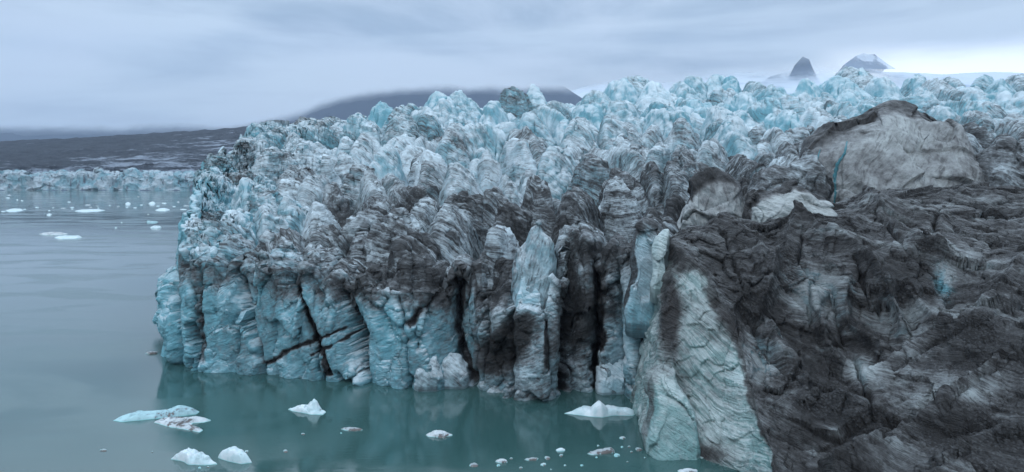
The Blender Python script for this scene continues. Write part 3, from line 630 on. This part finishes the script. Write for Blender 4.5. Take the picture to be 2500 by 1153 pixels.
# ------------------------------------------------------------------ floating ice
def floe_mat(name, base_c, tint, dirt_c=c4(.12, .105, .10), dirt_amt=.0):
    m = bpy.data.materials.new(name); m.use_nodes = True; t = NT(m.node_tree)
    P = t.n('ShaderNodeTexCoord').outputs['Object']; a = t.noise(P, .6, 5, .6); b = t.noise(P, 2.5, 4, .6)
    z = t.n('ShaderNodeSeparateXYZ', inp={0: P}).outputs[2]
    c = t.mix(t.mr(a, .4, .62), base_c, tint); c = t.mix(t.mr(z, .16, .0, 0, .8), c, c4(.25, .55, .55))
    c = t.mix(t.mr(t.m('ADD', a, t.m('MULTIPLY', b, .3)), .82 - .3 * dirt_amt, .92 - .3 * dirt_amt), c, dirt_c)
    bmp = t.n('ShaderNodeBump', inp={'Strength': .8, 'Distance': .15, 'Height': t.m('ADD', a, t.m('MULTIPLY', b, .5))})
    p = t.n('ShaderNodeBsdfPrincipled', inp={'Base Color': c, 'Roughness': .5, 'Specular IOR Level': .3, 'Normal': bmp.outputs[0]})
    t.n('ShaderNodeOutputMaterial', inp={0: p.outputs[0]}); return m
M_WHITE = floe_mat('white_floe_material', c4(.60, .67, .70), c4(.45, .58, .61))
M_DIRTY = floe_mat('dirty_floe_material', c4(.52, .56, .58), c4(.36, .41, .44), dirt_amt=.45)
M_AQUA = floe_mat('aqua_floe_material', c4(.36, .54, .57), c4(.25, .38, .42), dirt_amt=.3)
M_GREY = floe_mat('grey_floe_material', c4(.36, .40, .42), c4(.24, .27, .29), dirt_amt=.7)

def floe(name, outline, h, label, cat, mat, peaks=(), seed=0., segs=120, rings=40, rough=.3, center=None, group=None):
    """outline: pixel polygon of the floe at the water; peaks: (px, py of foot, radius m, height m)"""
    W = np.array([water_pt(*p) for p in outline]); c = np.array(water_pt(*center)) if center else W.mean(0)
    per = np.concatenate([W, W[:1]]); L = np.concatenate([[0], np.cumsum(np.hypot(*np.diff(per, axis=0).T))])
    s = np.linspace(0, L[-1], segs, endpoint=False); bx, by = np.interp(s, L, per[:, 0]), np.interp(s, L, per[:, 1])
    if segs > 30:
        for _ in range(2): bx = (np.roll(bx, 1) + 2 * bx + np.roll(bx, -1)) / 4; by = (np.roll(by, 1) + 2 * by + np.roll(by, -1)) / 4
    r = np.linspace(0, 1, rings) ** .7
    X_ = c[0] + (bx - c[0])[:, None] * r; Y_ = c[1] + (by - c[1])[:, None] * r
    P = np.stack([X_.ravel(), Y_.ravel(), np.full(X_.size, seed)], 1); size = max(np.ptp(W[:, 0]), .5)
    rr = np.tile(r, segs)
    z = h * (1 - rr ** 5) * (1 + rough * 1.6 * fbm(P / (size * .16), 4, seed) + rough * 1.2 * facets(P / (size * .13), seed))
    for (qx, qy, rad, ph) in peaks:
        w_ = water_pt(qx, qy); dd = np.hypot(P[:, 0] - w_[0], (P[:, 1] - w_[1]) * .8) / rad
        z += .85 * ph * np.maximum(0, 1 - dd ** (1.2 if ph > 1.3 else 2)) ** .9 * (1 + .25 * fbm(P / (rad * .5), 3, seed + 2)) * (1 - rr ** 8)
    z -= .25 * (rr > .999)
    jit = 1 + .10 * rough * perlin(P / (size * .1), seed + 5)
    P[:, 0] = c[0] + (P[:, 0] - c[0]) * jit; P[:, 1] = c[1] + (P[:, 1] - c[1]) * jit
    P[:, 2] = z
    Fq = grid_faces(segs, rings, wrap=True)
    b = P[np.arange(segs) * rings + rings - 1].copy(); b[:, 2] = -.6; off = len(P); ar = np.arange(segs)
    q = np.stack([ar * rings + rings - 1, ((ar + 1) % segs) * rings + rings - 1, off + (ar + 1) % segs, off + ar], 1)
    tri = np.stack([off + ar, off + (ar + 1) % segs, np.full(segs, off + segs)], 1)
    VV = np.concatenate([P, b, [[c[0], c[1], -.6]]]) - np.array([c[0], c[1], 0])
    o = make_mesh(name, VV, np.concatenate([Fq, q]), mat, tris=tri); o.location = (c[0], c[1], 0)
    return tag(o, label, cat, group)

floe('ice_floe', [(273, 1028), (290, 1020), (340, 1012), (400, 1006), (430, 1003), (470, 1000), (490, 1006), (480, 1012), (430, 1018), (360, 1025), (300, 1031)], .65,
     'long narrow ice floe, grey and muddy at its left end and turquoise at its right', 'ice floe', M_AQUA, [(455, 1008, 3.0, .5), (330, 1022, 1.5, .2)], 1., rings=50, segs=200)
floe('ice_floe', [(374, 1032), (400, 1021), (430, 1022), (460, 1019), (500, 1019), (517, 1027), (500, 1032), (470, 1034), (468, 1040), (500, 1052), (490, 1057), (455, 1050), (410, 1043)], .45,
     'flat forked white ice floe just below the long turquoise one', 'ice floe', M_DIRTY, [], 2., center=(420, 1033), rings=50, segs=200, rough=.5)
floe('iceberg', [(417, 1122), (430, 1115), (470, 1112), (500, 1118), (532, 1134), (500, 1137), (460, 1135), (445, 1127)], .6,
     'white ice lump peaked on its left, left one of the bottom-left pair', 'iceberg', M_WHITE, [(452, 1123, 1.7, .95), (478, 1127, 1.3, .45), (502, 1130, 1.2, .35)], 3., rings=50, segs=160, rough=.6)
floe('iceberg', [(531, 1118), (548, 1112), (580, 1112), (600, 1118), (616, 1130), (590, 1134), (560, 1128), (540, 1122)], 1.0,
     'smooth loaf-shaped white ice lump, right one of the bottom-left pair', 'iceberg', M_WHITE, [(556, 1120, 1.8, .4), (583, 1123, 2.0, .45)], 4., rings=50, segs=160, rough=.15)
floe('iceberg', [(702, 1000), (725, 995), (760, 998), (796, 1006), (790, 1013), (760, 1013), (735, 1008), (715, 1005)], .5,
     'white ice floe with an upright horn, floating alone off the tall blue cliff', 'iceberg', M_WHITE, [(765, 1004, 1.1, 1.6), (740, 1003, 1.5, .4), (775, 1004, .9, .8)], 5., rings=50, segs=160, rough=.4)
floe('iceberg', [(1376, 1010), (1410, 1002), (1460, 999), (1510, 1001), (1562, 1009), (1545, 1016), (1500, 1015), (1470, 1020), (1440, 1018), (1410, 1014)], .65,
     'wide white iceberg with a central pointed peak, floating left of the scalloped wall', 'iceberg', M_WHITE, [(1462, 1014, 1.5, 2.1), (1425, 1008, 2.0, .4), (1500, 1008, 2.4, .5), (1540, 1009, 1.4, .35)], 6., rings=60, segs=200, rough=.25)
floe('ice_floe', [(830, 1048), (850, 1045), (880, 1047), (888, 1050), (870, 1053), (845, 1052)], .25, 'thin grey ice sliver below the white horned floe', 'ice floe', M_GREY, [], 7., 80, 24)
floe('ice_floe', [(1038, 1063), (1060, 1058), (1090, 1058), (1107, 1063), (1090, 1067), (1085, 1071), (1060, 1068), (1045, 1067)], .4, 'ragged white ice floe alone in the open water below the middle of the cliff', 'ice floe', M_DIRTY, [(1070, 1063, 1., .3)], 8., 100, 30, rough=.5)
floe('ice_floe', [(354, 863), (370, 861), (388, 862), (380, 865), (362, 866)], .4, 'dark grey ice chip beside the left foot of the ice cliff', 'ice floe', M_GREY, [], 9., 60, 16)
floe('ice_floe', [(1652, 1150), (1680, 1146), (1705, 1149), (1700, 1160), (1665, 1160)], .3, 'pale ice floe cut by the bottom edge beside the scalloped wall', 'ice floe', M_DIRTY, [], 10., 80, 20)
floe('ice_floe', [(1432, 1108), (1450, 1102), (1480, 1098), (1500, 1098), (1502, 1106), (1470, 1110), (1445, 1112)], .3, 'muddy brown ice raft among scattered ice bits near the scalloped wall', 'ice floe', M_GREY, [(1490, 1103, 1., .3)], 11., 90, 24)
floe('ice_floe', [(1356, 1100), (1370, 1097), (1381, 1100), (1376, 1103), (1360, 1103)], .3, 'small clean oblong ice floe up left of the muddy raft', 'ice floe', M_WHITE, [], 12., 60, 16)
floe('ice_floe', [(1208, 1128), (1220, 1124), (1238, 1125), (1240, 1130), (1222, 1132)], .3, 'grey ice lump at the left end of the line of scattered bits', 'ice floe', M_DIRTY, [], 13., 60, 16)
floe('ice_floe', [(1278, 1123), (1300, 1119), (1316, 1120), (1310, 1125), (1288, 1125)], .2, 'flat brownish sliver in the line of scattered ice bits', 'ice floe', M_GREY, [], 14., 60, 16)
# far floes on the open lake
floe('ice_floe', [(94, 572), (115, 569), (150, 569), (168, 572), (150, 575), (105, 575)], 1.0, 'long flat white floe with black stripes at its left end on the open lake', 'ice floe', M_DIRTY, [], 20., 90, 20)
floe('ice_floe', [(131, 581), (150, 578), (185, 578), (202, 580), (190, 583), (145, 584)], 1.0, 'long turquoise-white floe just right of and below the black-striped one', 'ice floe', M_WHITE, [(192, 580, 1.6, .6)], 21., 90, 20)
floe('ice_floe', [(180, 516), (200, 513), (240, 512), (258, 514), (240, 517), (200, 518)], 1.0, 'longest white floe with dark notches on the far lake', 'ice floe', M_WHITE, [], 22., 90, 20, rough=.5)
floe('ice_floe', [(378, 514), (390, 510), (405, 510), (416, 513), (405, 516), (388, 516)], 1.3, 'thick bright floe on the far lake close to the tall blue cliff', 'ice floe', M_WHITE, [], 23., 80, 20)
floe('ice_floe', [(357, 543), (365, 541), (386, 542), (385, 544), (365, 545)], .9, 'pale blue floe with a raised left tip, upper one of two near the cliff', 'ice floe', M_AQUA, [(360, 543, 1.5, 1.3)], 24., 80, 20)
floe('ice_floe', [(365, 557), (375, 554), (392, 554), (395, 557), (385, 559)], 1.2, 'short white floe, lower one of two near the cliff on the lake', 'ice floe', M_WHITE, [], 25., 80, 20)
floe('ice_floe', [(12, 515), (30, 511), (52, 511), (58, 514), (40, 517), (18, 517)], 1.0, 'ragged white floe at the left edge of the far lake', 'ice floe', M_WHITE, [], 26., 80, 20, rough=.6)
floe('ice_floe', [(362, 498), (370, 496), (380, 497), (378, 500), (366, 500)], 1.3, 'humped white floe far out below the distant ice front, above the thick bright one', 'ice floe', M_WHITE, [(372, 498, 5, 2)], 27., 70, 16)
floe('ice_floe', [(305, 499), (312, 497), (320, 498), (318, 500), (308, 501)], 1.0, 'little arched white floe in mid lake left of the humped one', 'ice floe', M_WHITE, [(313, 499, 4, 2)], 28., 70, 16)
floe('ice_floe', [(113, 525), (120, 523), (127, 524), (124, 527), (116, 527)], .9, 'small white floe with a raised right side above the black-striped floe', 'ice floe', M_WHITE, [], 29., 60, 14)
def speck(name, px, py, wpx, mat, label, group, h, seed):
    hp = wpx * .5; wpx = float(wpx); vy = max(.55, (py - HZ) * (py - HZ) / 68000. / ((py - HZ) / 40.) * hp * .45 * 40 / (py - HZ) if False else wpx * .05 * (py - HZ) / 140 + .35)
    ang = np.linspace(0, 2 * math.pi, 9, endpoint=False); rr = np.random.default_rng(int(seed)).uniform(.7, 1.2, 9)
    return floe(name, [(px + hp * r_ * math.cos(a), py + vy * r_ * math.sin(a)) for a, r_ in zip(ang, rr)], h, label, 'ice floe', mat, [], seed, 24, 8, group=group, rough=.5)
far_specks = """8,517,12 90,507,10 112,508,8 155,509,14 176,511,8 168,494,10 200,504,12 215,501,16 176,507,10 240,509,6 263,503,10 238,504,7 268,502,6 19,484,12 90,483,6 22,477,10
54,491,6 42,489,5 350,485,7 338,481,6 345,501,8 330,508,10 415,500,8 435,494,7 448,512,18 401,497,12 395,492,6 289,505,8 283,557,7 297,544,4 42,559,10 362,524,6 120,515,7 130,508,6 444,516,12
455,503,14 425,505,9 386,504,10 205,494,5 222,507,8 60,512,9 310,507,8""".split()
for k, s in [q for q in enumerate(far_specks) if q[0] % 4 != 2]:
    a, b, c_ = map(float, s.split(','))
    speck('ice_floe', a, b, c_, [M_WHITE, M_WHITE, M_AQUA, M_DIRTY][k % 4], 'tiny ice floe among many scattered over the far lake', 'tiny floes on the far lake', .5 if b > 500 else .75, 200 + k)
near_bits = """1520,1070,16 1513,1083,8 1518,1092,8 1536,1091,9 1560,1081,14 1559,1098,20 1508,1112,18 1510,1103,10 1460,1089,7 1370,1113,12 1405,1115,12 1337,1119,18 1326,1135,16 1368,1121,10 1216,1137,10 1157,1136,22
1132,1137,14 1271,1143,10 1420,1137,8 1421,1143,7 1379,1137,7 740,1060,10 734,1067,7 697,1102,14 602,1103,10 955,1109,8 488,1143,9 508,1141,7 1505,1076,6 1542,1104,8 1456,1117,6 1584,1108,5 1574,1118,5 1248,1120,8 1478,1136,5 1532,1128,6 1345,1147,5
560,1150,4 254,1100,14 247,1100,8 300,1100,8 372,1104,6 833,1058,5""".split()
for k, s in [q for q in enumerate(near_bits) if q[0] % 3 != 1]:
    a, b, c_ = map(float, s.split(','))
    lone = a < 1100
    speck('ice_bit', a, b, c_, [M_DIRTY, M_GREY, M_AQUA, M_GREY][k % 4] if a > 420 else M_GREY, 'small loose bit of ice drifting alone in open water' if lone else 'small loose bit of ice in the scatter near the scalloped wall',
          'loose ice bits in open water' if lone else 'loose ice bits near the wall', (.05 + .004 * c_), 300 + k)

# ------------------------------------------------------------------ distant ice front and moraine hill
def simple_mat(name, fn, rough=.8):
    m = bpy.data.materials.new(name); m.use_nodes = True; t = NT(m.node_tree)
    P = t.n('ShaderNodeTexCoord').outputs['Object']; c, h, a = fn(t, P)
    p = t.n('ShaderNodeBsdfPrincipled', inp={'Base Color': c, 'Roughness': rough, 'Specular IOR Level': .2})
    if h is not None: t.nt.links.new(t.n('ShaderNodeBump', inp={'Strength': 1.0, 'Distance': h[1], 'Height': h[0]}).outputs[0], p.inputs['Normal'])
    if a is not None: t.nt.links.new(a, p.inputs['Alpha'])
    t.n('ShaderNodeOutputMaterial', inp={0: p.outputs[0]}); return m
NU3, NA, NB = 900, 60, 240
xf = np.linspace(-1500, 100, NU3)
base_d = 1700 + 25 * fbm(np.stack([xf / 120, xf * 0, xf * 0], 1), 3, 5.) - 20 * np.exp(-((xf + 870) / 60) ** 2)
cliffh = 27 + 9 * fbm(np.stack([xf / 60, xf * 0 + 3, xf * 0], 1), 4, 15., ridged=True) + 6 * perlin(np.stack([xf / 12, xf * 0, xf * 0], 1), 2.)
for q, (cxp, hh, wdt) in enumerate([(240, 16, 18), (325, 16, 24), (40, 8, 30), (380, 8, 20), (200, 8, 16)]): cliffh += hh * np.maximum(0, 1 - np.abs(xf - (cxp - 1250)) / wdt)
ta = np.linspace(0, 1, NA); tb = np.linspace(0, 1, NB + 1)[1:] ** 1.3
sky_x = (np.array([0, 150, 300, 450, 600, 750, 1000]) - 1250) * 3200 / F_PX; sky_z = CAM_H + (HZ - np.array([348, 342, 333, 324, 312, 300, 290])) / F_PX * 3200
hz_ = np.interp(xf * 3200 / 1700, sky_x, sky_z)
A_ = np.stack([np.repeat(xf[:, None], NA, 1), base_d[:, None] + 14 * ta[None], -2 + (cliffh[:, None] + 2) * ta[None]], -1)
by_ = base_d[:, None] + 14 + (3200 - base_d[:, None]) * tb[None]; bx_ = xf[:, None] * (by_ / 1700)
prof = cliffh[:, None] * (1 - np.minimum(tb * 14, 1)) + np.minimum(tb * 14, 1) * (36 + (hz_[:, None] - 36) * (tb[None] ** .95))
B_ = np.stack([bx_, by_, prof], -1)
V = np.concatenate([A_, B_], 1); nv3 = NA + NB; V = V.reshape(-1, 3)
row = np.tile(np.arange(nv3), NU3)
n = up_normals(V, NU3, nv3, NU3 // 2 * nv3 + NA + 100)
near_f = sstep(row, NA + 70, NA)
V += n * (near_f * (12 * fbm(V / 40, 4, 3., ridged=True) + 9 * facets(V / 30, 2.)) + (1 - near_f) * (11 * fbm(V / np.array([120, 120, 60]), 5, 8., .6, ridged=True)))[:, None]
hillz = sstep(row, NA + 24 , NA + 80)
def far_ice(t, P):
    a = t.noise(P, .03, 6, .65); b = t.noise(t.mapping(P, (.12, .12, .03)), 1, 5, .6)
    c = t.mix(t.mr(a, .42, .60), c4(.42, .49, .53), c4(.20, .34, .39)); c = t.mix(t.mr(b, .54, .66, 0, .85), c, c4(.13, .13, .15))
    return c, (b, 6), None
def far_hill(t, P):
    a = t.noise(t.mapping(P, (.007, .014, .03)), 1, 9, .74, .3); b = t.noise(P, .02, 6, .7); x, y, z = t.n('ShaderNodeSeparateXYZ', inp={0: P}).outputs
    reg = t.m('MULTIPLY', t.mr(x, -1500, -1000), t.mr(y, 3200, 2300, .5, 1))
    k = t.m('ADD', a, t.m('MULTIPLY', reg, .13)); k = t.m('ADD', k, t.mr(y, 2000, 1740, 0, .06))
    c = t.mix(t.mr(b, .35, .65), c4(.010, .013, .020), c4(.034, .040, .052)); c = t.mix(t.mr(k, .60, .72, 0, .85), c, c4(.26, .30, .36))
    return c, (b, 22), None
MF, MH = simple_mat('distant_ice_material', far_ice), simple_mat('moraine_material', far_hill)
F3 = grid_faces(NU3, nv3)[:, ::-1]; m3 = row[F3[:, 0]] < NA + 16
tag(sub_mesh('distant_ice_cliff', V, F3, m3, MF, {}), kind='structure')
tag(sub_mesh('moraine_hill', V, F3, ~m3, MH, {}), kind='structure')

# ------------------------------------------------------------------ mountains and snowfields far behind
def ridge(name, d, prof, depth_m, mat, base_z=0, nx=260, ny=90, amp=60, sc=700, seed=1.):
    prof = np.array(prof, float); x = np.linspace(prof[0, 0], prof[-1, 0], nx); pz = np.interp(x, prof[:, 0], prof[:, 1])
    X_ = (x - 1250) / F_PX * d; Z_ = CAM_H + (HZ - pz) / F_PX * d; k = np.linspace(-1, 1, ny)
    s = np.clip(1 - np.abs(k), 0, 1)
    V = np.stack([np.repeat(X_[:, None], ny, 1), np.repeat(d + depth_m * k[None], nx, 0), base_z + (Z_[:, None] - base_z) * s[None]], -1).reshape(-1, 3)
    V[:, 2] += amp * fbm(V / sc, 5, seed, ridged=True) * np.repeat(s[None] * (1 - .7 * s[None] ** 6), nx, 0).ravel()
    o = make_mesh(name, V, grid_faces(nx, ny)[:, ::-1], mat); return tag(o, kind='structure')
def rock_fn(lo, hi, snow, left=0.0, rock=c4(.014, .026, .048)):
    def fn(t, P):
        z = t.n('ShaderNodeSeparateXYZ', inp={0: P}).outputs[2]; a = t.noise(P, .0022, 6, .6)
        c = t.mix(t.mr(t.m('ADD', a, t.mr(z, 500, 1600, 0, .15)), .62 - snow, .66 - snow), rock, c4(.6, .66, .74))
        z = t.m('ADD', z, t.mr(t.n('ShaderNodeSeparateXYZ', inp={0: P}).outputs[0], -3300, -1200, left, 0))
        al = t.mr(t.m('ADD', z, t.m('MULTIPLY', t.m('SUBTRACT', t.noise(P, .0012, 5, .6), .5), (hi - lo) * 1.2)), lo, hi, 1, 0)   # its top is lost in cloud
        return c, None, al
    return fn
M_MT1 = simple_mat('cloud_capped_rock_left', rock_fn(880, 1060, -.2, 440.0)); M_MT0 = simple_mat('cloud_capped_rock_low', rock_fn(430, 640, -.3))
ridge('mountain', 8000, [(-400, 300), (0, 290), (300, 285), (560, 270), (700, 230), (800, 190), (1000, 175), (1300, 178), (1370, 205), (1415, 236), (1500, 290)], 900, M_MT1, amp=50, seed=3.)
M_NUN = simple_mat('nunatak_rock', rock_fn(1300, 2150, -.08, rock=c4(.10, .14, .20))); M_NUL = simple_mat('cloud_topped_rock', rock_fn(850, 1500, -.06, rock=c4(.07, .10, .15))); M_NUH = simple_mat('misty_rock', rock_fn(1480, 1800, -.15)); M_SNOW = simple_mat('snowfield_material', lambda t, P: (t.mix(t.mr(t.noise(t.mapping(P, (.001, .001, .006)), 1, 7, .65), .52, .64), c4(.60, .66, .73), c4(.32, .40, .50)), None,  # nunatak rock made paler and bluer: distance haze put into the base colour
        t.m('MAXIMUM', t.mr(t.m('ADD', t.n('ShaderNodeSeparateXYZ', inp={0: P}).outputs[2], t.m('MULTIPLY', t.noise(P, .0008, 4, .5), 500)), 1250, 1700, 1, 0), t.mr(t.n('ShaderNodeSeparateXYZ', inp={0: P}).outputs[0], 4500, 5600))))
ridge('snowfield', 9500, [(1340, 240), (1420, 215), (1600, 175), (1750, 150), (1900, 135), (2050, 148), (2150, 176), (2300, 182), (2420, 176), (2600, 182), (2900, 182)], 3500, M_SNOW, amp=60, sc=1500, seed=5.)
ridge('mountain', 8600, [(1825, 222), (1850, 205), (1880, 188), (1915, 176), (1940, 172), (1962, 160), (1975, 178), (2000, 200), (2025, 222)], 300, M_NUL, amp=40, sc=400, seed=7., base_z=600, nx=160)
ridge('mountain', 9800, [(1925, 190), (1940, 160), (1960, 138), (1975, 144), (1985, 170), (1995, 190)], 260, M_NUH, amp=30, sc=300, seed=9., base_z=1100, nx=120)
ridge('mountain', 9900, [(2060, 160), (2078, 146), (2090, 137), (2108, 131), (2120, 134), (2135, 133), (2148, 142), (2160, 152), (2170, 160)], 200, M_NUN, amp=25, sc=200, seed=11., base_z=1500, nx=120)

# ------------------------------------------------------------------ haze
V = np.array([(x, y, z) for x in (-9500, 9500) for y in (-400, 13500) for z in (-6, 2600)], float)
hz = make_mesh('haze', V, np.array([[0, 1, 3, 2], [4, 6, 7, 5], [0, 4, 5, 1], [2, 3, 7, 6], [0, 2, 6, 4], [1, 5, 7, 3]]), None, smooth=False)
m = bpy.data.materials.new('haze_volume'); m.use_nodes = True; t = NT(m.node_tree)
pv = t.n('ShaderNodeVolumePrincipled', inp={'Color': c4(.62, .77, 1.0), 'Density': .00005, 'Anisotropy': .2}); t.n('ShaderNodeOutputMaterial', inp={1: pv.outputs[0]})
hz.data.materials.append(m); tag(hz, kind='stuff')
